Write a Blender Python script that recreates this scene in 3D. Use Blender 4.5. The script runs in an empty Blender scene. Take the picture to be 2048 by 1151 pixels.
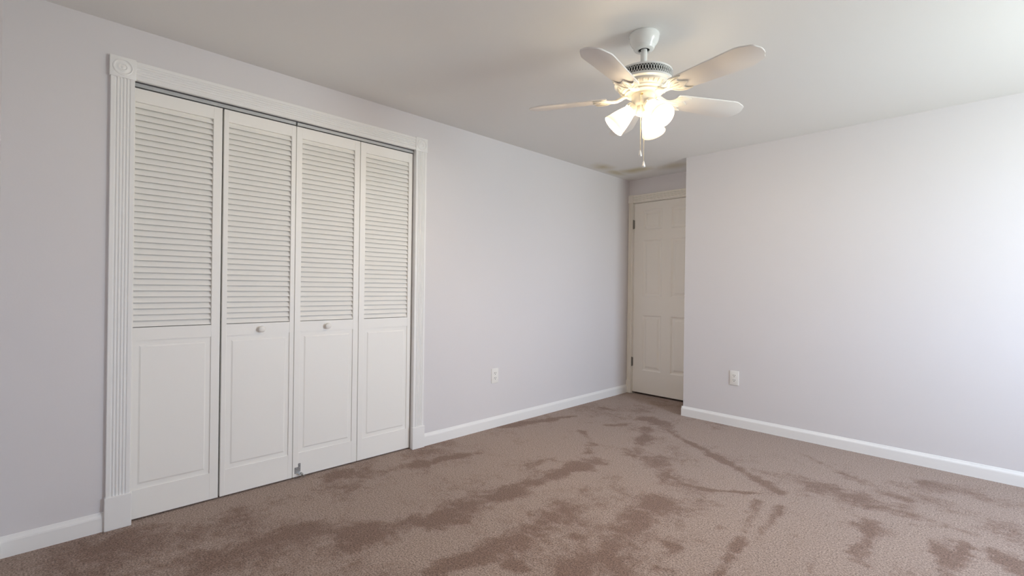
import bpy, bmesh, math, random
from mathutils import Vector, Matrix, noise
random.seed(7)
PI = math.pi
C = bpy.context.scene.collection
SC = bpy.context.scene

# ---------------------------------------------------------------- camera
# metres; origin on the floor under the camera, left wall runs along +Y
XL, YB, YA, XC, YF, XR, H = -2.7915, 4.0394, 4.4957, -1.9335, -0.14, 1.50, 2.286
YAW, PITCH, ROLL, FPX, CAMZ = 0.7959223, -0.0004222, 0.0131293, 947.473, 1.11273
fw = Vector((-math.sin(YAW)*math.cos(PITCH), math.cos(YAW)*math.cos(PITCH), math.sin(PITCH)))
rt = Vector((math.cos(YAW), math.sin(YAW), 0))
up = rt.cross(fw)
r2 = rt*math.cos(ROLL) + up*math.sin(ROLL)
u2 = -rt*math.sin(ROLL) + up*math.cos(ROLL)
cam = bpy.data.cameras.new('camera')
cam.sensor_width = 36.0
cam.lens = FPX*36.0/2048.0
cam.clip_start = 0.02
camo = bpy.data.objects.new('camera', cam)
C.objects.link(camo)
M = Matrix((r2, u2, -fw)).transposed().to_4x4()
M.translation = (0, 0, CAMZ)
camo.matrix_world = M
SC.camera = camo

# ---------------------------------------------------------------- daylight outside, exposure
SC.view_settings.view_transform = 'Standard'
SC.view_settings.look = 'None'
SC.view_settings.gamma = 1.0
SC.view_settings.use_curve_mapping = False
SC.view_settings.exposure = 0.40
W = bpy.data.worlds.new('daylight')
SC.world = W
W.use_nodes = True
wn = W.node_tree
wn.nodes.clear()
wo = wn.nodes.new('ShaderNodeOutputWorld')
wb = wn.nodes.new('ShaderNodeBackground')
wr = wn.nodes.new('ShaderNodeValToRGB')
wt = wn.nodes.new('ShaderNodeTexCoord')
ws = wn.nodes.new('ShaderNodeSeparateXYZ')
wm = wn.nodes.new('ShaderNodeMapRange')
wm.inputs['From Min'].default_value = -1
wm.inputs['From Max'].default_value = 1
wn.links.new(wt.outputs['Generated'], ws.inputs[0])
wn.links.new(ws.outputs['Z'], wm.inputs['Value'])
wn.links.new(wm.outputs[0], wr.inputs['Fac'])
wn.links.new(wr.outputs['Color'], wb.inputs['Color'])
wn.links.new(wb.outputs[0], wo.inputs['Surface'])
e = wr.color_ramp.elements
e[0].position = 0.0; e[0].color = (0.68, 0.76, 0.74, 1)      # bright lawn below
e[1].position = 1.0; e[1].color = (0.62, 0.79, 1.06, 1)
a = wr.color_ramp.elements.new(0.48); a.color = (0.72, 0.80, 0.80, 1)
a = wr.color_ramp.elements.new(0.52); a.color = (0.80, 0.91, 1.06, 1)
SKY = 22.0
wb.inputs['Strength'].default_value = SKY
# window opening in the wall on the camera's right
WY0, WY1, WZ0, WZ1 = 2.35, 3.26, 0.80, 2.06
pl = bpy.data.lights.new('window_portal', 'AREA')
pl.shape = 'RECTANGLE'
pl.size = WZ1-WZ0
pl.size_y = WY1-WY0
pl.cycles.is_portal = True
po = bpy.data.objects.new('window_portal', pl)
po.location = (XR+0.09, (WY0+WY1)/2, (WZ0+WZ1)/2)
po.rotation_euler = (0, PI/2, 0)
C.objects.link(po)
SC.cycles.max_bounces = 16
SC.cycles.diffuse_bounces = 10
SC.cycles.sample_clamp_indirect = 6.0
LAMP_GLOW = 20.0
LAMP_POWER = 13.0

# ---------------------------------------------------------------- materials
def S(r, g, b):
    f = lambda c: c/12.92 if c <= 0.04045 else ((c+0.055)/1.055)**2.4
    return (f(r/255), f(g/255), f(b/255), 1)

def mat(name, col, rough=0.5, metal=0.0, spec=0.5, bump=0.0, bscale=200.0, var=0.0, vscale=3.0):
    m = bpy.data.materials.new(name)
    m.use_nodes = True
    nt = m.node_tree
    b = nt.nodes['Principled BSDF']
    b.inputs['Base Color'].default_value = col
    b.inputs['Roughness'].default_value = rough
    b.inputs['Metallic'].default_value = metal
    b.inputs['Specular IOR Level'].default_value = spec
    tc = nt.nodes.new('ShaderNodeTexCoord')
    if bump:
        n = nt.nodes.new('ShaderNodeTexNoise')
        n.inputs['Scale'].default_value = bscale
        n.inputs['Detail'].default_value = 3
        nt.links.new(tc.outputs['Object'], n.inputs['Vector'])
        bp = nt.nodes.new('ShaderNodeBump')
        bp.inputs['Strength'].default_value = bump
        bp.inputs['Distance'].default_value = 0.002
        nt.links.new(n.outputs['Fac'], bp.inputs['Height'])
        nt.links.new(bp.outputs[0], b.inputs['Normal'])
    if var:
        n = nt.nodes.new('ShaderNodeTexNoise')
        n.inputs['Scale'].default_value = vscale
        n.inputs['Detail'].default_value = 4
        nt.links.new(tc.outputs['Object'], n.inputs['Vector'])
        mx = nt.nodes.new('ShaderNodeMix')
        mx.data_type = 'RGBA'
        mx.inputs[6].default_value = tuple(c*(1-var) for c in col[:3]) + (1,)
        mx.inputs[7].default_value = tuple(min(1, c*(1+var)) for c in col[:3]) + (1,)
        nt.links.new(n.outputs['Fac'], mx.inputs[0])
        nt.links.new(mx.outputs[2], b.inputs['Base Color'])
    return m

m_wall = mat('lavender_grey_wall_paint', (0.715, 0.698, 0.712, 1), 0.55, spec=0.3, bump=0.08, bscale=160, var=0.012, vscale=1.5)
m_trim = mat('white_semi_gloss_paint', (0.86, 0.86, 0.855, 1), 0.32, bump=0.03, bscale=60)
m_door = mat('white_satin_door_paint', (0.84, 0.81, 0.75, 1), 0.42, bump=0.03, bscale=80)
m_leaf = mat('off_white_louver_paint', (0.885, 0.875, 0.845, 1), 0.45, bump=0.04, bscale=90)
m_dark = mat('cavity_painted_shade', (0.01, 0.01, 0.01, 1), 0.9)  # near-black colour stands in for the shade inside the fan's openings
m_gap = mat('closet_painted_shade', (0.10, 0.095, 0.09, 1), 0.9)  # dark colour puts the shade of the closed closet into its walls
m_track = mat('grey_painted_steel', (0.50, 0.52, 0.53, 1), 0.4, metal=0.3)
m_steel = mat('zinc_plated_steel', (0.42, 0.43, 0.44, 1), 0.38, metal=0.8, bump=0.05)
m_hinge = mat('aged_nickel', (0.26, 0.25, 0.23, 1), 0.35, metal=0.9)
m_plate = mat('white_outlet_plastic', (0.84, 0.83, 0.80, 1), 0.3)
m_slot = mat('outlet_slot_black', (0.02, 0.02, 0.02, 1), 0.7)
m_fan = mat('white_enamel', (0.80, 0.81, 0.79, 1), 0.22)
m_fanc = mat('cream_enamel', (0.82, 0.79, 0.70, 1), 0.35)
m_blade = mat('white_blade_laminate', (0.80, 0.78, 0.75, 1), 0.5)
m_brass = mat('polished_brass', (0.80, 0.60, 0.25, 1), 0.25, metal=1.0)
m_chain = mat('pale_brass_beads', (0.85, 0.74, 0.50, 1), 0.3, metal=0.7)
m_pull = mat('white_pull_plastic', (0.88, 0.88, 0.86, 1), 0.3)

def carpet_mat():
    m = bpy.data.materials.new('brown_plush_carpet')
    m.use_nodes = True
    nt = m.node_tree
    L = nt.links.new
    N = nt.nodes.new
    b = nt.nodes['Principled BSDF']
    b.inputs['Roughness'].default_value = 1.0
    b.inputs['Specular IOR Level'].default_value = 0.05
    b.inputs['Sheen Weight'].default_value = 0.12
    b.inputs['Sheen Roughness'].default_value = 0.6
    tc = N('ShaderNodeTexCoord')
    at = N('ShaderNodeAttribute'); at.attribute_name = 'nap'
    n1 = N('ShaderNodeTexNoise'); n1.inputs['Scale'].default_value = 150; n1.inputs['Detail'].default_value = 4; n1.inputs['Roughness'].default_value = 0.75
    n2 = N('ShaderNodeTexNoise'); n2.inputs['Scale'].default_value = 30; n2.inputs['Detail'].default_value = 6; n2.inputs['Roughness'].default_value = 0.78
    n3 = N('ShaderNodeTexNoise'); n3.inputs['Scale'].default_value = 5.5; n3.inputs['Detail'].default_value = 8; n3.inputs['Roughness'].default_value = 0.68; n3.inputs['Distortion'].default_value = 0.6
    for n in (n1, n2, n3):
        L(tc.outputs['Object'], n.inputs['Vector'])
    # ragged nap edge: attribute shifted by mid-scale noise, then sharpened
    ad = N('ShaderNodeMath'); ad.operation = 'MULTIPLY_ADD'; ad.inputs[1].default_value = 1.5; ad.inputs[2].default_value = -1.62
    a3 = N('ShaderNodeMath'); a3.operation = 'MULTIPLY_ADD'; a3.inputs[1].default_value = 1.75
    L(n3.outputs['Fac'], a3.inputs[0])
    L(n2.outputs['Fac'], ad.inputs[0])
    sm = N('ShaderNodeMath'); sm.operation = 'ADD'
    L(ad.outputs[0], a3.inputs[2]); L(at.outputs['Fac'], sm.inputs[0]); L(a3.outputs[0], sm.inputs[1])
    mr = N('ShaderNodeMapRange'); mr.interpolation_type = 'SMOOTHSTEP'
    mr.inputs['From Min'].default_value = 0.12; mr.inputs['From Max'].default_value = 0.92
    L(sm.outputs[0], mr.inputs['Value'])
    mx = N('ShaderNodeMix'); mx.data_type = 'RGBA'
    mx.inputs[6].default_value = CARPET_LIGHT
    mx.inputs[7].default_value = CARPET_DARK
    L(mr.outputs[0], mx.inputs[0])
    # tuft speckle
    cr = N('ShaderNodeValToRGB')
    cr.color_ramp.elements[0].position = 0.30; cr.color_ramp.elements[0].color = (0.16, 0.13, 0.12, 1)
    cr.color_ramp.elements[1].position = 0.72; cr.color_ramp.elements[1].color = (1.86, 1.84, 1.82, 1)
    L(n1.outputs['Fac'], cr.inputs['Fac'])
    mu = N('ShaderNodeMix'); mu.data_type = 'RGBA'; mu.blend_type = 'MULTIPLY'; mu.inputs[0].default_value = 1.0
    L(mx.outputs[2], mu.inputs[6]); L(cr.outputs['Color'], mu.inputs[7])
    L(mu.outputs[2], b.inputs['Base Color'])
    bp = N('ShaderNodeBump'); bp.inputs['Strength'].default_value = 0.5; bp.inputs['Distance'].default_value = 0.005
    L(n1.outputs['Fac'], bp.inputs['Height'])
    L(bp.outputs[0], b.inputs['Normal'])
    return m
CARPET_LIGHT = (0.350, 0.272, 0.232, 1)
CARPET_DARK = (0.215, 0.142, 0.110, 1)
m_carpet = carpet_mat()

def ceiling_mat():
    m = mat('flat_white_ceiling_paint', (0.80, 0.80, 0.785, 1), 0.85, spec=0.15, bump=0.08, bscale=120)
    nt = m.node_tree
    L = nt.links.new
    N = nt.nodes.new
    b = nt.nodes['Principled BSDF']
    tc = nt.nodes['Texture Coordinate']
    n = N('ShaderNodeTexNoise'); n.inputs['Scale'].default_value = 5.0; n.inputs['Detail'].default_value = 4
    L(tc.outputs['Object'], n.inputs['Vector'])
    last = None
    for cx, cy, rx, ry, k in ((-2.66, 3.80, 0.13, 0.20, 0.75), (-2.50, 4.12, 0.25, 0.14, 0.8), (-2.69, 4.10, 0.08, 0.22, 0.6), (-2.15, 4.22, 0.22, 0.16, 0.5)):
        mp = N('ShaderNodeMapping')
        mp.vector_type = 'POINT'
        mp.inputs['Location'].default_value = (-cx/rx, -cy/ry, 0)
        mp.inputs['Scale'].default_value = (1/rx, 1/ry, 0)
        L(tc.outputs['Object'], mp.inputs['Vector'])
        ln = N('ShaderNodeVectorMath'); ln.operation = 'LENGTH'
        L(mp.outputs[0], ln.inputs[0])
        s = N('ShaderNodeMath'); s.operation = 'MULTIPLY_ADD'; s.inputs[1].default_value = 1.0
        L(n.outputs['Fac'], s.inputs[0]); L(ln.outputs['Value'], s.inputs[2])
        mr = N('ShaderNodeMapRange'); mr.interpolation_type = 'SMOOTHSTEP'
        mr.inputs['From Min'].default_value = 1.6; mr.inputs['From Max'].default_value = 0.4
        mr.inputs['To Max'].default_value = k
        L(s.outputs[0], mr.inputs['Value'])
        if last is None:
            last = mr.outputs[0]
        else:
            a = N('ShaderNodeMath'); a.operation = 'MAXIMUM'
            L(last, a.inputs[0]); L(mr.outputs[0], a.inputs[1])
            last = a.outputs[0]
    mx = N('ShaderNodeMix'); mx.data_type = 'RGBA'
    mx.inputs[6].default_value = (0.80, 0.80, 0.785, 1)
    mx.inputs[7].default_value = (0.50, 0.43, 0.24, 1)
    L(last, mx.inputs[0])
    L(mx.outputs[2], b.inputs['Base Color'])
    return m
m_ceil = ceiling_mat()

def shade_mat():
    m = bpy.data.materials.new('lit_frosted_glass')
    m.use_nodes = True
    nt = m.node_tree
    nt.nodes.clear()
    N = nt.nodes.new; L = nt.links.new
    o = N('ShaderNodeOutputMaterial')
    t = N('ShaderNodeBsdfTranslucent'); t.inputs['Color'].default_value = (0.16, 0.14, 0.11, 1)
    d = N('ShaderNodeBsdfPrincipled'); d.inputs['Base Color'].default_value = (0.9, 0.86, 0.78, 1); d.inputs['Roughness'].default_value = 0.3
    mx = N('ShaderNodeMixShader'); mx.inputs[0].default_value = 0.4
    L(t.outputs[0], mx.inputs[1]); L(d.outputs[0], mx.inputs[2])
    em = N('ShaderNodeEmission'); em.inputs['Color'].default_value = (1.0, 0.79, 0.52, 1); em.inputs["Strength"].default_value = 2.8
    gl = N("ShaderNodeAttribute"); gl.attribute_name = "glow"
    L(gl.outputs["Fac"], em.inputs["Strength"])
    ad = N('ShaderNodeAddShader')
    L(mx.outputs[0], ad.inputs[0]); L(em.outputs[0], ad.inputs[1])
    L(ad.outputs[0], o.inputs['Surface'])
    return m
m_shade = shade_mat()

def emit(name, col, st):
    m = bpy.data.materials.new(name)
    m.use_nodes = True
    nt = m.node_tree
    nt.nodes.clear()
    o = nt.nodes.new('ShaderNodeOutputMaterial')
    em = nt.nodes.new('ShaderNodeEmission')
    em.inputs['Color'].default_value = col
    em.inputs['Strength'].default_value = st
    nt.links.new(em.outputs[0], o.inputs['Surface'])
    return m
m_bulb = emit('glowing_bulb', (1.0, 0.78, 0.50, 1), LAMP_GLOW*8)

def glass_mat():
    m = bpy.data.materials.new('window_glass')
    m.use_nodes = True
    nt = m.node_tree
    nt.nodes.clear()
    o = nt.nodes.new('ShaderNodeOutputMaterial')
    t = nt.nodes.new('ShaderNodeBsdfTransparent')
    g = nt.nodes.new('ShaderNodeBsdfGlossy'); g.inputs['Roughness'].default_value = 0.02
    mx = nt.nodes.new('ShaderNodeMixShader'); mx.inputs[0].default_value = 0.06
    nt.links.new(t.outputs[0], mx.inputs[1]); nt.links.new(g.outputs[0], mx.inputs[2])
    nt.links.new(mx.outputs[0], o.inputs['Surface'])
    return m
m_glass = glass_mat()

# ---------------------------------------------------------------- mesh helpers
def box(bm, x0, x1, y0, y1, z0, z1, bev=0.0, seg=2):
    t = bmesh.new()
    vs = [t.verts.new((x, y, z)) for x in (x0, x1) for y in (y0, y1) for z in (z0, z1)]
    for f in ((0, 1, 3, 2), (4, 6, 7, 5), (0, 4, 5, 1), (2, 3, 7, 6), (0, 2, 6, 4), (1, 5, 7, 3)):
        t.faces.new([vs[i] for i in f])
    bmesh.ops.recalc_face_normals(t, faces=t.faces)
    if bev:
        bmesh.ops.bevel(t, geom=list(t.edges), offset=bev, segments=seg, profile=0.5, affect='EDGES')
    join(bm, t)

def join(bm, t, mtx=None):
    if mtx is not None:
        bmesh.ops.transform(t, matrix=mtx, verts=t.verts)
    me = bpy.data.meshes.new('tmp')
    t.to_mesh(me)
    t.free()
    bm.from_mesh(me)
    bpy.data.meshes.remove(me)

def lathe(bm, prof, n=48, mtx=None, cap=True):
    t = bmesh.new()
    rings = []
    for r, z in prof:
        if r < 1e-6:
            rings.append([t.verts.new((0, 0, z))])
        else:
            rings.append([t.verts.new((r*math.cos(2*PI*i/n), r*math.sin(2*PI*i/n), z)) for i in range(n)])
    for a, b in zip(rings, rings[1:]):
        for i in range(n):
            j = (i+1) % n
            if len(a) == 1 and len(b) == 1:
                continue
            if len(a) == 1:
                t.faces.new((a[0], b[i], b[j]))
            elif len(b) == 1:
                t.faces.new((a[i], a[j], b[0]))
            else:
                t.faces.new((a[i], a[j], b[j], b[i]))
    if cap:
        for r in (rings[0], rings[-1]):
            if len(r) > 2:
                t.faces.new(r)
    bmesh.ops.recalc_face_normals(t, faces=t.faces)
    join(bm, t, mtx)

def prism(bm, pts, z0, z1, mtx=None, bev=0.0):
    t = bmesh.new()
    lo = [t.verts.new((x, y, z0)) for x, y in pts]
    hi = [t.verts.new((x, y, z1)) for x, y in pts]
    n = len(pts)
    t.faces.new(hi); t.faces.new(lo[::-1])
    for i in range(n):
        j = (i+1) % n
        t.faces.new((lo[i], lo[j], hi[j], hi[i]))
    bmesh.ops.recalc_face_normals(t, faces=t.faces)
    if bev:
        es = [e for e in t.edges if abs(e.verts[0].co.z-e.verts[1].co.z) < 1e-6]
        bmesh.ops.bevel(t, geom=es, offset=bev, segments=2, profile=0.5, affect='EDGES', clamp_overlap=True)
    join(bm, t, mtx)

def tube(bm, pts, r, n=8):
    t = bmesh.new()
    rings = []
    k = len(pts)
    for i, p in enumerate(pts):
        p = Vector(p)
        d = (Vector(pts[min(i+1, k-1)])-Vector(pts[max(i-1, 0)])).normalized()
        s = d.orthogonal().normalized() if abs(d.z) > 0.9 else d.cross(Vector((0, 0, 1))).normalized()
        q = d.cross(s)
        rad = r[i] if isinstance(r, (list, tuple)) else r
        rings.append([t.verts.new(p+s*rad*math.cos(2*PI*j/n)+q*rad*math.sin(2*PI*j/n)) for j in range(n)])
    for a, b in zip(rings, rings[1:]):
        for i in range(n):
            j = (i+1) % n
            t.faces.new((a[i], a[j], b[j], b[i]))
    t.faces.new(rings[0]); t.faces.new(rings[-1])
    bmesh.ops.recalc_face_normals(t, faces=t.faces)
    join(bm, t)

def profile_run(bm, prof, axis, a, b, place):
    """extrude a closed 2D profile (depth, height) from a to b; place(d, h, s) gives the 3D point"""
    t = bmesh.new()
    A = [t.verts.new(place(d, h, a)) for d, h in prof]
    B = [t.verts.new(place(d, h, b)) for d, h in prof]
    n = len(prof)
    for i in range(n):
        j = (i+1) % n
        t.faces.new((A[i], A[j], B[j], B[i]))
    t.faces.new(A); t.faces.new(B)
    bmesh.ops.recalc_face_normals(t, faces=t.faces)
    join(bm, t)

def obj(name, bm, m, parent=None, smooth=False):
    me = bpy.data.meshes.new(name)
    bm.to_mesh(me)
    bm.free()
    me.materials.append(m)
    if smooth:
        for p in me.polygons:
            p.use_smooth = True
        try:
            me.set_sharp_from_angle(angle=math.radians(35))
        except Exception:
            pass
    o = bpy.data.objects.new(name, me)
    C.objects.link(o)
    if parent:
        o.parent = parent
        # parents sit at unrotated, unscaled places: keep the mesh where it was modelled
        off = Vector((0, 0, 0))
        q = parent
        while q:
            off += q.location
            q = q.parent
        o.matrix_parent_inverse = Matrix.Identity(4)
        o.location = -off if parent.get('world_coords', 1) else (0, 0, 0)
    return o

def tag(o, label, cat, group=None, kind=None):
    o['label'] = label
    o['category'] = cat
    if group: o['group'] = group
    if kind: o['kind'] = kind
    return o

def thing(name, label, cat, loc, group=None, kind=None):
    o = bpy.data.objects.new(name, None)
    o.empty_display_size = 0.1
    C.objects.link(o)
    o.location = loc
    return tag(o, label, cat, group, kind)

def B(): return bmesh.new()

# ---------------------------------------------------------------- room shell
bm = B(); 
T = 0.10
# left wall with the closet opening
OY0, OY1, OZ = 0.245, 1.796, 2.05
box(bm, XL-T, XL, YF-T, OY0, -0.05, H); box(bm, XL-T, XL, OY1, YA+0.17, -0.05, H); box(bm, XL-T, XL, OY0, OY1, OZ, H)
tag(obj('wall_left', bm, m_wall), 'long pale lavender grey wall holding the louvered closet', 'wall', kind='structure')
# wall facing the camera, its free end beside the door nook
bm = B(); box(bm, XC, XR+T, YB, YB+0.11, -0.05, H)
tag(obj('wall_back', bm, m_wall), 'wide blank pale grey wall with the single outlet, ending at the door nook', 'wall', kind='structure')
# door nook wall with a pocket for the door
DX0, DX1, DZ = -2.738, -1.972, 2.042
bm = B()
box(bm, XL, DX0, YA, YA+0.16, -0.05, H); box(bm, DX1, XC+0.2, YA, YA+0.16, -0.05, H); box(bm, DX0, DX1, YA, YA+0.16, DZ, H); box(bm, XL, XC+0.2, YA+0.12, YA+0.17, -0.05, H)
tag(obj('wall_alcove', bm, m_wall), 'short shaded wall above and around the six panel door', 'wall', kind='structure')
bm = B(); box(bm, XC+0.02, XC+0.12, YB+0.11, YA, -0.05, H)
tag(obj('wall_return', bm, m_wall), 'side wall of the door nook behind the blank wall', 'wall', kind='structure')
bm = B(); box(bm, XL, XR, YF-T, YF, -0.05, H)
tag(obj('wall_front', bm, m_wall), 'wall at the near end of the room beside the closet wall', 'wall', kind='structure')
bm = B()
box(bm, XR, XR+T, YF-T, WY0, -0.05, H); box(bm, XR, XR+T, WY1, YB, -0.05, H); box(bm, XR, XR+T, WY0, WY1, -0.05, WZ0); box(bm, XR, XR+T, WY0, WY1, WZ1, H)
tag(obj('wall_right', bm, m_wall), 'wall with the window opposite the closet', 'wall', kind='structure')
# ceiling
bm = B(); box(bm, XL-0.9, XR+T, YF-T, YA+0.2, H, H+0.1)
tag(obj('ceiling', bm, m_ceil), 'flat white ceiling with a yellow stain by the door nook', 'ceiling', kind='structure')
# closet inside
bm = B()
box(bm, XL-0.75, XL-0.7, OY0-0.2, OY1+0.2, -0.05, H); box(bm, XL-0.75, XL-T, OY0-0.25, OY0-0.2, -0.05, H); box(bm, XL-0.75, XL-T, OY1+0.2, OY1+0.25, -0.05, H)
tag(obj('wall_closet', bm, m_gap), 'inside walls of the closet behind the louvered doors, coloured dark for shade', 'wall', kind='structure')

# window on the right-hand wall (outside the frame, it lights the room)
wnd = thing('window_1', 'white framed double hung window in the wall opposite the closet', 'window', (XR, (WY0+WY1)/2, WZ0), kind='structure')
bm = B()
fx0, fx1 = XR+0.03, XR+0.075
for y0, y1, z0, z1 in ((WY0, WY0+0.045, WZ0, WZ1), (WY1-0.045, WY1, WZ0, WZ1), (WY0, WY1, WZ0, WZ0+0.05), (WY0, WY1, WZ1-0.045, WZ1), (WY0, WY1, (WZ0+WZ1)/2-0.02, (WZ0+WZ1)/2+0.02)):
    box(bm, fx0, fx1, y0, y1, z0, z1, 0.004)
obj('window_frame', bm, m_trim, wnd)
bm = B(); box(bm, XR+0.05, XR+0.054, WY0+0.04, WY1-0.04, WZ0+0.04, WZ1-0.04)
obj('pane', bm, m_glass, wnd)
bm = B(); box(bm, XR-0.05, XR+0.03, WY0-0.06, WY1+0.06, WZ0-0.02, WZ0, 0.004)
obj('window_sill', bm, m_trim, wnd)

# ---------------------------------------------------------------- carpet
# brushed streaks in the pile, each a polyline on the floor with a half-width
def seg_d(p, a, b):
    ax, ay = a; bx, by = b
    dx, dy = bx-ax, by-ay
    l = dx*dx+dy*dy
    t = 0 if l < 1e-9 else max(0, min(1, ((p[0]-ax)*dx+(p[1]-ay)*dy)/l))
    return math.hypot(p[0]-ax-t*dx, p[1]-ay-t*dy)
STREAKS = [
    ([(-1.945, 0.944), (-1.923, 1.176), (-1.884, 1.374), (-1.831, 1.760), (-1.841, 2.095), (-1.800, 2.533)], 0.065, 0.9),
    ([(-1.516, 1.086), (-1.489, 1.292), (-1.487, 1.527), (-1.499, 1.681)], 0.04, 0.9),
    ([(-1.502, 1.749), (-1.557, 2.058), (-1.560, 2.296), (-1.585, 2.545)], 0.06, 0.6),
    ([(-1.150, 1.463), (-1.158, 1.674), (-1.188, 1.914), (-1.210, 2.179), (-1.213, 2.341)], 0.055, 0.65),
    ([(-2.661, 1.255), (-2.579, 1.435), (-2.520, 1.642)], 0.06, 0.75),
    ([(-2.485, 1.620), (-2.500, 1.817), (-2.440, 2.062)], 0.025, 0.6),
    ([(-2.576, 0.866), (-2.526, 1.052), (-2.541, 1.228)], 0.06, 0.55),
    ([(-2.505, 0.286), (-2.533, 0.467), (-2.499, 0.639)], 0.12, 0.45),
    ([(-2.126, 0.459), (-2.166, 0.650), (-2.137, 0.892)], 0.08, 0.5),
    ([(-2.748, 2.632), (-2.682, 2.854), (-2.626, 3.073)], 0.03, 0.7),
    ([(-2.120, 3.712), (-1.891, 3.632), (-1.752, 3.543)], 0.045, 0.8),
    ([(-1.784, 3.508), (-1.550, 3.354), (-1.308, 3.209), (-1.028, 3.038), (-0.824, 2.899)], 0.022, 0.85),
    ([(-2.247, 2.991), (-2.030, 2.823), (-1.928, 2.626)], 0.03, 0.7),
    ([(-1.732, 2.842), (-1.567, 2.815), (-1.378, 2.655)], 0.055, 0.6),
    ([(-1.397, 2.691), (-1.245, 2.607), (-1.103, 2.643), (-0.900, 2.817)], 0.016, 0.8),
    ([(-1.360, 2.620), (-1.150, 2.498), (-1.086, 2.479)], 0.05, 0.5),
    ([(-0.876, 2.706), (-0.805, 2.325), (-0.775, 2.111)], 0.02, 0.9),
    ([(-0.769, 2.062), (-0.746, 1.893)], 0.014, 0.8),
    ([(-0.771, 2.718), (-0.757, 2.516), (-0.746, 2.310)], 0.018, 0.8),
    ([(-0.415, 2.848), (-0.400, 2.631), (-0.387, 2.417)], 0.03, 0.85),
    ([(-0.443, 2.782), (-0.361, 2.803)], 0.03, 0.6),
    ([(-0.507, 2.331), (-0.499, 2.157)], 0.018, 0.8),
    ([(-0.185, 2.875), (-0.149, 2.753), (-0.113, 2.559)], 0.025, 0.95),
    ([(-0.142, 2.909), (-0.113, 2.657)], 0.04, 0.8),
    ([(-0.086, 2.938), (-0.095, 2.677)], 0.018, 0.8),
    ([(0.001, 2.942), (0.037, 2.844), (0.085, 2.770)], 0.035, 0.85),
    ([(-0.935, 3.720), (-0.724, 3.547), (-0.498, 3.401), (-0.353, 3.317)], 0.03, 0.5),
    ([(-0.325, 3.056), (-0.196, 3.084), (-0.090, 3.080)], 0.03, 0.6),
    ([(-1.137, 3.811), (-0.935, 3.720)], 0.02, 0.5),
    ([(-0.671, 3.065), (-0.498, 3.116), (-0.337, 3.163)], 0.05, 0.45),
    ([(-0.284, 3.738), (-0.071, 3.716), (0.100, 3.676)], 0.07, 0.35),
    ([(-1.694, 1.736), (-1.586, 1.696)], 0.02, 0.5),
    ([(-1.649, 1.555), (-1.615, 1.556)], 0.02, 0.5),
    ([(-1.000, 1.957), (-0.958, 1.944)], 0.02, 0.7),
    ([(-0.895, 2.262), (-0.861, 2.264)], 0.015, 0.6),
    ([(-1.129, 1.598), (-1.016, 1.605)], 0.05, 0.55),
    ([(-2.429, 0.184), (-2.412, 0.358)], 0.1, 0.4),
    ([(-1.000, 1.957), (-0.961, 1.958)], 0.022, 0.9),
    ([(-1.346, 1.341), (-1.306, 1.358)], 0.022, 0.9),
    ([(-0.925, 1.760), (-0.884, 1.775)], 0.022, 0.85),
    ([(-1.316, 1.699), (-1.289, 1.708)], 0.02, 0.8),
    ([(-0.900, 2.277), (-0.863, 2.276)], 0.018, 0.8),
    ([(-1.942, 3.450), (-1.814, 3.145), (-1.669, 2.812)], 0.035, 0.7),
    ([(-1.744, 2.829), (-1.522, 2.735), (-1.501, 2.822)], 0.045, 0.75),
    ([(-2.036, 2.172), (-2.042, 2.320)], 0.04, 0.6),
    ([(-1.086, 2.479), (-0.989, 2.498)], 0.02, 0.5),
    ([(-0.693, 3.177), (-0.480, 3.100), (-0.292, 3.092)], 0.06, 0.6),
    ([(-0.277, 2.961), (-0.194, 3.051)], 0.03, 0.7),
    ([(0.008, 3.268), (0.096, 3.195)], 0.06, 0.6),
    ([(-2.613, 3.157), (-2.557, 3.293)], 0.02, 0.6),
    ([(-2.584, 3.704), (-2.387, 3.736)], 0.03, 0.4),
    ([(-2.209, 3.276), (-2.128, 3.409)], 0.02, 0.5),
    ([(-1.953, 1.091), (-1.850, 1.107)], 0.03, 0.5),
    ([(-1.811, 1.380), (-1.755, 1.426)], 0.025, 0.5),
]
def floor_mesh():
    bm = B()
    x0, x1, y0, y1 = XL-0.75, XR+T, YF-T, YA+0.17
    st = 0.018
    nx, ny = int((x1-x0)/st), int((y1-y0)/st)
    lay = bm.verts.layers.float.new('nap')
    V = []
    for i in range(nx+1):
        row = []
        for j in range(ny+1):
            x = x0+(x1-x0)*i/nx; y = y0+(y1-y0)*j/ny
            wob = noise.noise(Vector((x*3, y*3, 1.7)))*0.06+noise.noise(Vector((x*9, y*9, 5.1)))*0.07+noise.noise(Vector((x*24, y*24, 9.1)))*0.06
            v = 0.0
            for pts, hw, k in STREAKS:
                if x < min(p[0] for p in pts)-hw*2-0.1 or x > max(p[0] for p in pts)+hw*2+0.1 or y < min(p[1] for p in pts)-hw*2-0.1 or y > max(p[1] for p in pts)+hw*2+0.1:
                    continue
                d = min(seg_d((x, y), a, b) for a, b in zip(pts, pts[1:]))
                d = d+wob*min(1.0, hw/0.06)
                t = max(0.0, min(1.0, 1.12-d/hw*0.55))
                v = max(v, (0.92+max(0.0, 0.05-hw)*10)*k*t*(0.85+0.55*noise.noise(Vector((x*4.3, y*4.3, 7.7)))))
            blot = noise.fractal(Vector((x*1.7+3, y*1.7, 0.3)), 0.9, 2.1, 4)
            v = max(0, min(1, v+0.17+0.52*blot))
            q = bm.verts.new((x, y, 0.0015*noise.noise(Vector((x*60, y*60, 0)))))
            q[lay] = v
            row.append(q)
        V.append(row)
    for i in range(nx):
        for j in range(ny):
            bm.faces.new((V[i][j], V[i+1][j], V[i+1][j+1], V[i][j+1]))
    return bm
o = obj('floor', floor_mesh(), m_carpet, smooth=True)
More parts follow.
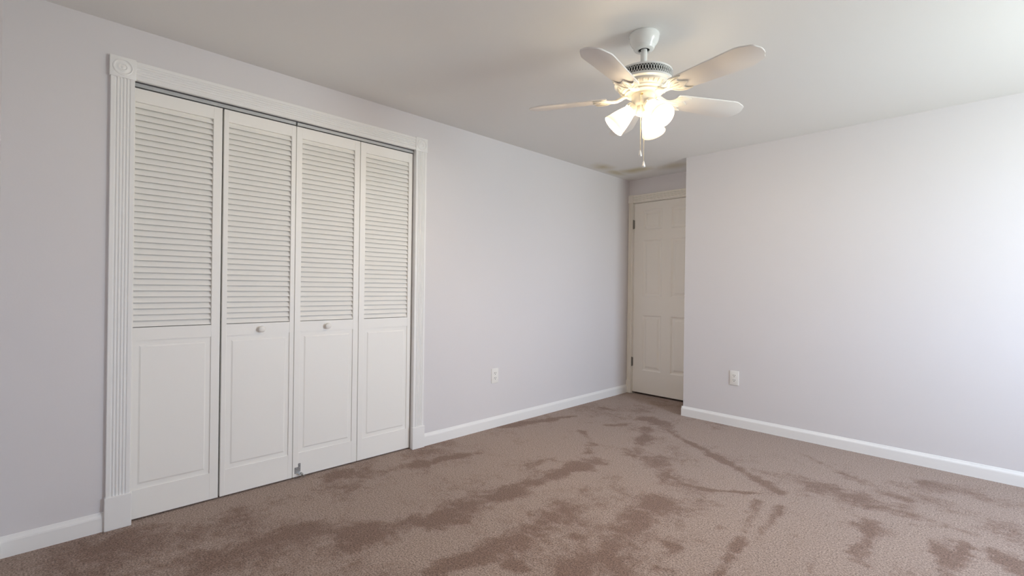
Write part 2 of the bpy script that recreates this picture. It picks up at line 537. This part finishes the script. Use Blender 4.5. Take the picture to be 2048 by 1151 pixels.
tag(o, 'brown plush carpet with darker brushed vacuum streaks', 'carpet', kind='structure')

# ---------------------------------------------------------------- baseboards
BB = [(0, 0), (0.013, 0), (0.013, 0.062), (0.0115, 0.068), (0.008, 0.0735), (0.0055, 0.0785), (0.004, 0.083), (0.0025, 0.085), (0, 0.085)]
def bb(name, label, runs):
    bm = B()
    for fn, a, b in runs:
        profile_run(bm, BB, None, a, b, fn)
    tag(obj(name, bm, m_trim), label, 'baseboard', kind='structure')
left = lambda d, h, s: (XL+d, s, h)
bb('baseboard_left', 'white baseboard between the near corner and the closet casing', [(left, YF, 0.187)])
bb('baseboard_left_far', 'white baseboard from the closet casing to the door nook', [(left, 1.884, YA-0.02)])
bb('baseboard_back', 'white baseboard along the wide blank wall', [(lambda d, h, s: (s, YB-d, h), XC-0.0120, XR), (lambda d, h, s: (XC-d, s, h), YB-0.0124, YB+0.11)])
bb('baseboard_front', 'end of a white baseboard on the near wall at the corner', [(lambda d, h, s: (s, YF+d, h), XL, XR)])
bb('baseboard_right', 'white baseboard under the window', [(lambda d, h, s: (XR-d, s, h), YF, YB)])

# ---------------------------------------------------------------- fluted casings
def flute_profile(w, t, n=5):
    """cross-section across the width: flat border, n shallow rounded grooves"""
    pts = [(0, 0), (t-0.002, 0), (t, 0.002)]
    b = w*0.16
    g = (w-2*b)/n
    for i in range(n):
        s = b+g*i
        for k in range(7):
            u = k/6
            pts.append((t-0.0050*math.sin(PI*u), s+g*0.12+g*0.76*u))
    pts += [(t, w-0.002), (t-0.002, w), (0, w)]
    return pts

def rosette(bm, mtx, s, t):
    """square block with turned rings, built in XY with +Z out"""
    q = bmesh.new()
    box(q, -s/2, s/2, -s/2, s/2, 0, t, 0.003)
    R = s*0.40
    prof = [(R, t-0.001), (R*0.97, t+0.0025), (R*0.86, t+0.004), (R*0.76, t+0.0005), (R*0.70, t-0.001), (R*0.58, t+0.0005), (R*0.46, t+0.003), (R*0.36, t+0.0035), (R*0.28, t+0.0005), (R*0.20, t+0.001), (R*0.10, t+0.0035), (0, t+0.004)]
    lathe(q, prof, 40, cap=False)
    join(bm, q, mtx)

# closet casing
t1 = thing('trim_1', 'white fluted closet casing with carved rosette corner blocks and plinth blocks', 'door casing', (XL, 1.03, 0), kind='structure')
CT = 0.018
for y0 in (0.191, 1.786):
    bm = B()
    profile_run(bm, flute_profile(0.086, CT), None, 0.14, 2.045, lambda d, w, s, y0=y0: (XL+d, y0+w, s))
    obj('side_casing', bm, m_trim, t1)
    bm = B(); box(bm, XL, XL+0.025, y0-0.004, y0+0.092, 0, 0.150, 0.003)
    obj('plinth_block', bm, m_trim, t1)
    bm = B()
    rosette(bm, Matrix.Translation((XL, y0+0.043, 2.0865)) @ Matrix(((0, 0, 1, 0), (1, 0, 0, 0), (0, 1, 0, 0), (0, 0, 0, 1))), 0.094, 0.022)
    obj('corner_block', bm, m_trim, t1, smooth=True)
bm = B()
profile_run(bm, flute_profile(0.084, CT), None, 0.281, 1.782, lambda d, w, s: (XL+d, s, 2.045+w))
obj('head_casing', bm, m_trim, t1)
# jamb boards lining the opening
bm = B()
box(bm, XL-T, XL, OY0-0.001, OY0+0.012, 0, OZ); box(bm, XL-T, XL, OY1-0.008, OY1+0.001, 0, OZ); box(bm, XL-T, XL-0.055, OY0, OY1, OZ-0.012, OZ+0.001)
obj('jamb', bm, m_trim, t1)

# bifold track
bm = B()
box(bm, XL-0.050, XL-0.014, OY0+0.012, 1.004, 2.026, 2.043, 0.001)
box(bm, XL-0.050, XL-0.014, 1.012, OY1-0.010, 2.026, 2.043, 0.001)
tag(obj('bifold_track', bm, m_track), 'grey metal bifold track running under the closet head casing', 'door track')

# ---------------------------------------------------------------- bifold louvered doors
XF = XL-0.018              # front face of the leaves
TH = 0.028
Z0, Z1 = 0.008, 2.021
LZ0, LZ1 = 0.903, 1.958    # louver field
PZ0, PZ1 = 0.142, 0.842    # lower panel
def leaf(parent, y0, y1, ly0, ly1, knob=None):
    lf = B()
    box(lf, XF-TH, XF, y0, ly0, Z0, Z1, 0.0012, 1)
    box(lf, XF-TH, XF, ly1, y1, Z0, Z1, 0.0012, 1)
    e0, e1 = ly0-0.001, ly1+0.001
    fr = XF-0.0008
    box(lf, XF-TH+0.001, fr, e0, e1, LZ1, Z1-0.0006)
    box(lf, XF-TH+0.001, fr, e0, e1, PZ1, LZ0)
    box(lf, XF-TH+0.001, fr, e0, e1, Z0+0.0006, PZ0)
    o = obj('door_leaf', lf, m_leaf, parent)
    # louvers: tilted slats, each shading the gap over the next
    n = 37
    p = (LZ1-LZ0)/n
    s = B()
    for i in range(n):
        zb = LZ0+p*i
        th = 0.0045
        prof = [(-0.0255, p+0.0058), (-0.0255+th, p+0.0066), (-0.0040, 0.0050), (-0.0040, 0.0036), (-0.0052, 0.0028), (-0.0088, 0.0028)]
        profile_run(s, prof, None, ly0-0.0006, ly1+0.0006, lambda d, h, q: (XF+d, q, min(zb+h, LZ1+0.004)))
    obj('louver', s, m_leaf, o)
    # lower raised panel
    q = B()
    box(q, XF-0.022, XF-0.0055, e0, e1, PZ0-0.001, PZ1+0.001)

    a = ly0+0.030; b_ = ly1-0.026
    zz0, zz1 = PZ0+0.030, PZ1-0.030
    t = bmesh.new()
    def rect(ins, x): return [t.verts.new((x, y, z)) for y, z in ((a+ins, zz0+ins), (b_-ins, zz0+ins), (b_-ins, zz1-ins), (a+ins, zz1-ins))]
    R0 = rect(-0.006, XF-0.0056); R1 = rect(0.0, XF-0.0028); R2 = rect(0.001, XF-0.0022)
    for u, v in ((R0, R1), (R1, R2)):
        for i in range(4):
            j = (i+1) % 4
            t.faces.new((u[i], u[j], v[j], v[i]))
    t.faces.new(R2)
    bmesh.ops.recalc_face_normals(t, faces=t.faces)
    for f in t.faces:
        if f.normal.x < 0: f.normal_flip()
    join(q, t)
    obj('lower_panel', q, m_leaf, o)
    if knob:
        k = B()
        mt = Matrix.Translation((XF, knob, 0.8705)) @ Matrix.Rotation(PI/2, 4, 'Y')
        lathe(k, [(0.011, 0), (0.010, 0.003), (0.009, 0.006), (0.010, 0.009), (0.0150, 0.0115), (0.0175, 0.016), (0.0170, 0.020), (0.013, 0.0245), (0.006, 0.0268), (0, 0.027)], 28, mt)
        obj('knob', k, m_leaf, o, smooth=True)
    return o
bd = thing('bifold_closet_door', 'white bifold louvered closet door farther from the door nook, knob on its second leaf', 'closet door', (XF, 0.63, Z0), 'louvered bifold doors of the closet', 'thing')
leaf(bd, 0.2585, 0.638, 0.2835, 0.5985)
leaf(bd, 0.646, 1.0075, 0.668, 0.984, 0.8345)
bd2 = thing('bifold_closet_door', 'white bifold louvered closet door nearer the door nook, metal bracket at its foot', 'closet door', (XF, 1.40, Z0), 'louvered bifold doors of the closet', 'thing')
l3 = leaf(bd2, 1.0105, 1.398, 1.043, 1.363, 1.200)
leaf(bd2, 1.4015, 1.7812, 1.438, 1.7535)
# zinc bracket screwed to the foot of the third leaf
k = B()
prism(k, [(1.021, 0.028), (1.043, 0.028), (1.054, 0.036), (1.054, 0.083), (1.041, 0.083), (1.041, 0.063), (1.021, 0.063)], 0, 0.002,
      Matrix.Translation((XF, 0, 0)) @ Matrix(((0, 0, 1, 0), (1, 0, 0, 0), (0, 1, 0, 0), (0, 0, 0, 1))))
box(k, XF, XF+0.030, 1.038, 1.060, 0.026, 0.0285)
br = obj('bracket', k, m_steel, l3)
br['label'] = 'zinc L shaped guide bracket'
for sy, sz in ((1.031, 0.040), (1.031, 0.056), (1.047, 0.074), (1.047, 0.058)):
    s = B()
    lathe(s, [(0.0034, 0), (0.0030, 0.001), (0.0015, 0.0016), (0, 0.0017)], 12, Matrix.Translation((XF+0.002, sy, sz)) @ Matrix.Rotation(PI/2, 4, 'Y'))
    obj('screw', s, m_steel, l3, smooth=True)
s = B()
tube(s, [(XF+0.018, 1.047, 0.030), (XF+0.024, 1.054, 0.022), (XF+0.036, 1.067, 0.012)], 0.0035, 8)
obj('guide_pin', s, m_hinge, l3)

# ---------------------------------------------------------------- six panel door
dr = thing('door_1', 'white six panel hinged door in the shaded nook', 'door', (DX0, YA, 0), kind='structure')
DF = YA+0.006
dx0, dx1, dz0, dz1 = DX0+0.010, DX1-0.010, 0.020, 2.031
def grid_face():
    """door face with six moulded panels cut as stepped insets"""
    bm = B()
    cols = ((-2.618, -2.402), (-2.300, -2.084))
    rows = ((0.258, 0.842), (1.036, 1.636), (1.736, 1.953))
    xs = sorted({dx0, dx1, *[c for p in cols for c in p]})
    zs = sorted({dz0, dz1, *[c for p in rows for c in p]})
    v = {}
    for x in xs:
        for z in zs:
            v[x, z] = bm.verts.new((x, DF, z))
    for i in range(len(xs)-1):
        for j in range(len(zs)-1):
            panel = (xs[i], xs[i+1]) in cols and (zs[j], zs[j+1]) in rows
            ring = [v[xs[i], zs[j]], v[xs[i+1], zs[j]], v[xs[i+1], zs[j+1]], v[xs[i], zs[j+1]]]
            if not panel:
                bm.faces.new(ring)
                continue
            x0, x1, z0, z1 = xs[i], xs[i+1], zs[j], zs[j+1]
            for ins, dep in ((0.006, 0.003), (0.014, 0.0075), (0.026, 0.0085), (0.032, 0.0070), (0.046, 0.0015), (0.048, 0.001)):
                r = [bm.verts.new((x, DF+dep, z)) for x, z in ((x0+ins, z0+ins), (x1-ins, z0+ins), (x1-ins, z1-ins), (x0+ins, z1-ins))]
                for k in range(4):
                    l = (k+1) % 4
                    bm.faces.new((ring[k], ring[l], r[l], r[k]))
                ring = r
            bm.faces.new(ring)
    # edges and back
    box(bm, dx0, dx1, DF+0.0095, DF+0.035, dz0, dz1)
    for x in (dx0, dx1):
        bm.faces.new([bm.verts.new(p) for p in ((x, DF, dz0), (x, DF+0.011, dz0), (x, DF+0.011, dz1), (x, DF, dz1))])
    for z in (dz0, dz1):
        bm.faces.new([bm.verts.new(p) for p in ((dx0, DF, z), (dx1, DF, z), (dx1, DF+0.011, z), (dx0, DF+0.011, z))])
    bmesh.ops.remove_doubles(bm, verts=bm.verts, dist=1e-5)
    for f in bm.faces: pass
    bmesh.ops.recalc_face_normals(bm, faces=bm.faces)
    return bm
obj('door_panel', grid_face(), m_door, dr)
bm = B()
box(bm, DX0-0.0005, DX0+0.0075, YA+0.002, YA+0.118, 0, DZ); box(bm, DX1-0.0075, DX1+0.0005, YA+0.002, YA+0.118, 0, DZ); box(bm, DX0, DX1, YA+0.002, YA+0.118, DZ-0.0075, DZ+0.0005)
obj('door_jamb', bm, m_door, dr)
for z in (1.809, 0.339):
    bm = B()
    for k in range(5):
        lathe(bm, [(0.0055, -0.0455+0.0186*k), (0.0055, -0.0455+0.0186*k+0.0172)], 14, Matrix.Translation((DX0+0.005, YA-0.004, z)))
    lathe(bm, [(0.004, -0.050), (0.004, 0.050)], 12, Matrix.Translation((DX0+0.005, YA-0.004, z)))
    box(bm, DX0+0.001, DX0+0.005, YA-0.003, YA+0.008, z-0.045, z+0.045); box(bm, DX0+0.005, DX0+0.016, YA-0.001, YA+0.0055, z-0.045, z+0.045)
    obj('hinge', bm, m_hinge, dr, smooth=True)
# casing of the door nook
t2 = thing('trim_2', 'white fluted casing around the six panel door', 'door casing', (XL, YA, 0), kind='structure')
for xa, xb in ((XL+0.003, DX0-0.001), (DX1+0.001, XC+0.018)):
    bm = B()
    profile_run(bm, flute_profile(xb-xa, 0.016, 4), None, 0.13, 2.043, lambda d, w, s: (xa+w, YA-d, s))
    obj('side_casing', bm, m_door, t2)
    bm = B(); box(bm, xa-0.002, xb+0.002, YA-0.021, YA, 0, 0.135, 0.003)
    obj('plinth_block', bm, m_door, t2)
bm = B()
profile_run(bm, flute_profile(0.078, 0.016), None, DX0+0.001, XC+0.018, lambda d, w, s: (s, YA-d, 2.042+w))
obj('head_casing', bm, m_door, t2)
bm = B()
box(bm, XL, DX0+0.001, YA-0.021, YA, 2.039, 2.124, 0.003)
obj('corner_block', bm, m_door, t2)

# ---------------------------------------------------------------- outlets (built facing +X at the origin, then set on the wall)
def outlet(name, label, mtx):
    r = bpy.data.objects.new(name, None)
    C.objects.link(r)
    tag(r, label, 'outlet', 'duplex wall outlets')
    r.matrix_world = mtx
    def part(n, bm, m, par, sm=False):
        me = bpy.data.meshes.new(n); bm.to_mesh(me); bm.free(); me.materials.append(m)
        if sm:
            for p in me.polygons: p.use_smooth = True
            me.set_sharp_from_angle(angle=math.radians(35))
        o = bpy.data.objects.new(n, me); C.objects.link(o); o.parent = par
        return o
    bm = B(); box(bm, 0, 0.006, -0.036, 0.036, -0.059, 0.059, 0.0028, 3)
    part('cover_plate', bm, m_plate, r, True)
    for z in (0.0195, -0.0195):
        bm = B()
        pts = []
        for k in range(32):
            a = 2*PI*k/32
            pts.append((0.0172*math.cos(a), max(-0.0135, min(0.0135, 0.0172*math.sin(a)))))
        prism(bm, pts, 0.004, 0.0082, Matrix.Translation((0, 0, z)) @ Matrix(((0, 0, 1, 0), (1, 0, 0, 0), (0, 1, 0, 0), (0, 0, 0, 1))))
        rc = part('receptacle', bm, m_plate, r)
        bm = B()
        box(bm, 0.0078, 0.0086, -0.0082, -0.0055, z-0.001, z+0.0085)
        box(bm, 0.0078, 0.0086, 0.0055, 0.0082, z-0.001, z+0.0085)
        lathe(bm, [(0.0030, 0.0078), (0.0030, 0.0086)], 14, Matrix.Translation((0, 0, z-0.0075)) @ Matrix.Rotation(PI/2, 4, 'Y'))
        part('slot', bm, m_slot, rc)
    bm = B(); lathe(bm, [(0.0035, 0.0055), (0.003, 0.0072), (0, 0.0075)], 14, Matrix.Rotation(PI/2, 4, 'Y'))
    part('screw', bm, m_plate, r, True)
outlet('wall_outlet', 'white duplex outlet low on the closet wall past the closet', Matrix.Translation((XL, 2.552, 0.411)))
outlet('wall_outlet', 'white duplex outlet low on the wide blank wall', Matrix.Translation((-1.497, YB, 0.396)) @ Matrix.Rotation(-PI/2, 4, 'Z'))

# ---------------------------------------------------------------- ceiling fan
FX, FY = -1.146, 1.954
fan = thing('ceiling_fan', 'white five blade ceiling fan with three lit bell shades', 'ceiling fan', (FX, FY, H))
def fobj(name, bm, m, parent=fan, smooth=True):
    """fan parts are modelled about the fan's vertical axis, z above the floor"""
    me = bpy.data.meshes.new(name); bm.to_mesh(me); bm.free(); me.materials.append(m)
    if smooth:
        for p in me.polygons: p.use_smooth = True
        me.set_sharp_from_angle(angle=math.radians(38))
    o = bpy.data.objects.new(name, me); C.objects.link(o); o.parent = parent
    o.location = (0, 0, -H) if parent is fan else (0, 0, 0)
    return o
bm = B()
lathe(bm, [(0.0, H-0.0005), (0.066, H-0.0005), (0.0685, H-0.004), (0.0685, H-0.010), (0.0665, H-0.016), (0.0665, H-0.020), (0.064, H-0.032), (0.058, H-0.044), (0.0505, H-0.053), (0.048, H-0.058), (0.047, H-0.063), (0.044, H-0.069), (0.037, H-0.072), (0.026, H-0.073), (0.025, H-0.068)], 56, cap=False)
cn = fobj('canopy', bm, m_fan)
bm = B(); lathe(bm, [(0.0245, H-0.066), (0.0, H-0.066)], 32, cap=False)
fobj('canopy_opening', bm, m_dark, cn)  # black disc in place of the shade up inside the canopy
bm = B(); lathe(bm, [(0.0145, H-0.07), (0.0145, 2.128), (0.020, 2.124), (0.022, 2.116)], 28)
fobj('downrod', bm, m_fan)
# motor housing: cap, pierced band, flared lip
bm = B()
lathe(bm, [(0.0, 2.121), (0.040, 2.121), (0.085, 2.118), (0.115, 2.112), (0.1275, 2.106), (0.1285, 2.102), (0.1285, 2.0985), (0.1245, 2.0985)], 72, cap=False)
lathe(bm, [(0.1245, 2.0665), (0.1285, 2.0665), (0.1310, 2.064), (0.1320, 2.060), (0.1310, 2.055), (0.1240, 2.051), (0.1180, 2.050), (0.1170, 2.045)], 72, cap=False)
mh = fobj('motor_housing', bm, m_fan)
bm = B(); lathe(bm, [(0.1205, 2.100), (0.1205, 2.065)], 60, cap=False)
fobj('vent_dark_backing', bm, m_dark, mh)  # black cylinder so the vent holes look shaded inside
# pierced lattice band: waved strips that touch at top, middle and bottom
bm = B()
NS = 132
zb, zt = 2.0655, 2.0995
for k in range(NS):
    s = 1 if k % 2 else -1
    th0 = 2*PI*k/NS
    prev = None
    for i in range(13):
        u = i/12
        z = zb+(zt-zb)*u
        off = s*(2*PI/NS)*0.40*math.cos(2*PI*u*1.0)*-1
        if u < 0.15 or u > 0.85: off = s*(2*PI/NS)*0.40*math.cos(2*PI*(0.15 if u < .5 else .85))*-1*(1-abs(u-(0.15 if u < .5 else .85))/0.15*1.6)
        hw = (2*PI/NS)*0.17
        ring = [bm.verts.new((R*math.cos(th0+off+q), R*math.sin(th0+off+q), z)) for R, q in ((0.1283, -hw), (0.1283, hw), (0.1255, hw), (0.1255, -hw))]
        if prev:
            for a in range(4):
                b_ = (a+1) % 4
                bm.faces.new((prev[a], prev[b_], ring[b_], ring[a]))
        prev = ring
bmesh.ops.recalc_face_normals(bm, faces=bm.faces)
fobj('vent_grille', bm, m_fan, mh, False)
bm = B()
lathe(bm, [(0.1165, 2.0465), (0.1150, 2.042), (0.1100, 2.036), (0.1040, 2.031), (0.0985, 2.028), (0.0975, 2.024), (0.0930, 2.020), (0.0860, 2.019), (0.0, 2.019)], 72, cap=False)
for k in range(30):     # raised flutes round the bowl
    a = 2*PI*k/30
    d = Vector((math.cos(a), math.sin(a), 0))
    tube(bm, [d*0.1135+Vector((0, 0, 2.0395)), d*0.1085+Vector((0, 0, 2.0345)), d*0.1030+Vector((0, 0, 2.0300))], [0.003, 0.0042, 0.003], 8)
fobj('lower_bowl', bm, m_fanc)
bm = B(); lathe(bm, [(0.084, 2.0195), (0.084, 2.0115), (0.070, 2.0095), (0.056, 2.0095), (0.0, 2.0095)], 56, cap=False)
fobj('flywheel', bm, m_fanc)
# blades
AZ0 = -81.0
PZ = math.radians(12)
half = [(0.165, 0.048), (0.19, 0.052), (0.25, 0.056), (0.35, 0.061), (0.455, 0.0665), (0.474, 0.0665), (0.486, 0.0640), (0.524, 0.0480), (0.535, 0.0400), (0.538, 0.0310), (0.545, 0.0190), (0.548, 0.0080)]
outline = half + [(r, -w) for r, w in reversed(half)]
irh = [(0.120, 0.010), (0.135, 0.011), (0.148, 0.018), (0.158, 0.031), (0.168, 0.043), (0.182, 0.050), (0.200, 0.0535), (0.222, 0.0520), (0.228, 0.0475), (0.216, 0.0430), (0.204, 0.0360), (0.200, 0.0270), (0.204, 0.0200), (0.214, 0.0130), (0.226, 0.0060), (0.232, 0.0)]
iout = irh + [(r, -w) for r, w in reversed(irh[:-1])]
for k in range(5):
    az = math.radians(AZ0+72*k)
    # pitch about the blade's own length: the +tangent edge hangs lower
    Mb = Matrix.Rotation(az, 4, 'Z') @ Matrix.Translation((0, 0, 2.000)) @ Matrix.Rotation(-PZ, 4, 'X')
    bm = B(); prism(bm, outline, -0.003, 0.003, Mb, 0.001)
    bl = fobj('blade', bm, m_blade)
    bm = B()
    prism(bm, iout, -0.0095, -0.0032, Mb, 0.0022)
    # curved arm from the flywheel out to the leaf plate
    q = bmesh.new()
    for sgn in (0,):
        tube(q, [(0.070, 0, 0.0105), (0.088, 0, 0.0085), (0.104, 0, 0.000), (0.120, 0, -0.0065), (0.140, 0, -0.008), (0.170, 0, -0.0085), (0.195, 0, -0.0085)], [0.009, 0.010, 0.0095, 0.009, 0.008, 0.006, 0.003], 12)
    # scroll relief on the leaf plate
    for sg in (-1, 1):
        tube(q, [(0.150, 0.010*sg, -0.0095), (0.163, 0.026*sg, -0.0102), (0.180, 0.038*sg, -0.0102), (0.203, 0.0445*sg, -0.0098), (0.220, 0.048*sg, -0.0092)], [0.003, 0.0042, 0.0042, 0.0034, 0.002], 8)
        tube(q, [(0.168, 0.012*sg, -0.0098), (0.184, 0.018*sg, -0.0102), (0.200, 0.016*sg, -0.0098)], [0.002, 0.0034, 0.002], 8)
    join(bm, q, Matrix.Rotation(az, 4, 'Z') @ Matrix.Translation((0, 0, 2.000)) @ Matrix.Rotation(-PZ*0.8, 4, 'X'))
    fobj('blade_bracket', bm, m_fanc, bl)
# switch housing and fitter
bm = B()
lathe(bm, [(0.050, 2.0098), (0.0525, 2.006), (0.0525, 1.965), (0.0500, 1.957), (0.0440, 1.952), (0.0, 1.952)], 56, cap=False)
sh = fobj('switch_housing', bm, m_fanc)
for az in (-66, 54, 174):
    a = math.radians(az)
    bm = B(); lathe(bm, [(0.0048, 0), (0.0042, 0.0025), (0.002, 0.0038), (0, 0.004)], 14, Matrix.Translation((0.0522*math.cos(a), 0.0522*math.sin(a), 1.995)) @ Matrix.Rotation(a, 4, 'Z') @ Matrix.Rotation(PI/2, 4, 'Y'))
    fobj('thumb_screw', bm, m_brass, sh)
bm = B()
lathe(bm, [(0.034, 1.9525), (0.036, 1.948), (0.036, 1.928), (0.033, 1.920), (0.024, 1.915), (0.012, 1.911), (0.006, 1.905), (0.0, 1.904)], 40, cap=False)
fobj('light_fitter', bm, m_fanc)
# three lamps on short arms
TILT = math.radians(43)
for k, az in enumerate((218, 338, 98)):
    a = math.radians(az)
    # local +Z runs down the lamp's axis, outward and down
    ax = Vector((math.cos(a)*math.cos(TILT), math.sin(a)*math.cos(TILT), -math.sin(TILT)))
    org = Vector((0.030*math.cos(a), 0.030*math.sin(a), 1.965))
    Ml = Matrix.Translation(org) @ ax.to_track_quat('Z', 'Y').to_matrix().to_4x4()
    bm = B()
    lathe(bm, [(0.0, -0.010), (0.012, -0.008), (0.015, 0.004), (0.024, 0.010), (0.0305, 0.018), (0.0315, 0.026), (0.0315, 0.036), (0.0295, 0.037), (0.0295, 0.024), (0.0, 0.022)], 36, Ml, cap=False)
    for j in range(3):
        b_ = 2*PI*j/3+0.5
        lathe(bm, [(0.003, 0), (0.003, 0.007), (0, 0.008)], 10, Ml @ Matrix.Translation((0.030*math.cos(b_), 0.030*math.sin(b_), 0.031)) @ Matrix.Rotation(b_, 4, 'Z') @ Matrix.Rotation(PI/2, 4, 'Y'))
    hd = fobj('lamp_holder', bm, m_fanc)
    bm = B()
    outer = [(0.0285, 0.026), (0.0290, 0.036), (0.0310, 0.048), (0.0360, 0.064), (0.0415, 0.082), (0.0465, 0.100), (0.0505, 0.117), (0.0535, 0.131), (0.0560, 0.141), (0.0585, 0.148), (0.0590, 0.1505)]
    outer = [(r*0.95, 0.026+(z-0.026)*0.93) for r, z in outer]
    inner = [(r-0.0032, z) for r, z in reversed(outer[:-1])]
    lathe(bm, outer+[(outer[-1][0]-0.0016, outer[-1][1]+0.0006)]+inner, 48, Ml, cap=False)
    # the glass glows most beside the bulb and less towards its neck and rim
    gl = bm.verts.layers.float.new('glow')
    for v in bm.verts:
        t = (v.co-org).dot(ax)
        v[gl] = 0.7+12.5*math.exp(-((t-0.064)/0.031)**2)
    fobj('lamp_shade', bm, m_shade)
    bm = B()
    lathe(bm, [(0.0, 0.030), (0.011, 0.030), (0.012, 0.042), (0.018, 0.056), (0.0245, 0.072), (0.0260, 0.078), (0.022, 0.086), (0.014, 0.091), (0.006, 0.0935), (0.0, 0.094)], 24, Ml, cap=False)
    fobj('bulb', bm, m_bulb, hd)
    pd = bpy.data.lights.new('bulb_light', 'POINT')
    pd.energy = LAMP_POWER
    pd.color = (1.0, 0.78, 0.52)
    pd.shadow_soft_size = 0.02
    pb = bpy.data.objects.new('bulb_light', pd)
    C.objects.link(pb)
    pb.parent = fan
    pb.location = Ml @ Vector((0, 0, 0.104)) - Vector((0, 0, H))
# bead pull chains
def pull(az, rr, zt, zb, start):
    a = math.radians(az)
    x, y = rr*math.cos(a), rr*math.sin(a)
    bm = B()
    if start:
        tube(bm, [(x*0.9, y*0.9, zt+0.004), (x, y, zt), (x*1.02, y*1.02, zt-0.006)], 0.0026, 8)
    n = int((zt-zb)/0.0042)
    for i in range(n):
        z = zb+(zt-zb)*(i+0.5)/n
        lathe(bm, [(0.0, z-0.0017), (0.0013, z-0.0010), (0.0017, z), (0.0013, z+0.0010), (0.0, z+0.0017)], 6, Matrix.Translation((x, y, 0)), cap=False)
    lathe(bm, [(0.0005, zb), (0.0005, zt)], 5, Matrix.Translation((x, y, 0)))
    ch = fobj('pull_chain', bm, m_chain)
    bm = B()
    lathe(bm, [(0.0, zb+0.001), (0.0022, zb), (0.0035, zb-0.004), (0.0055, zb-0.012), (0.0075, zb-0.020), (0.0078, zb-0.0245), (0.006, zb-0.0275), (0.0, zb-0.028)], 20, Matrix.Translation((x, y, 0)), cap=False)
    fobj('pull_knob', bm, m_pull, ch)
pull(-71, 0.0555, 1.995, 1.739, True)
pull(-53, 0.040, 1.925, 1.694, True)
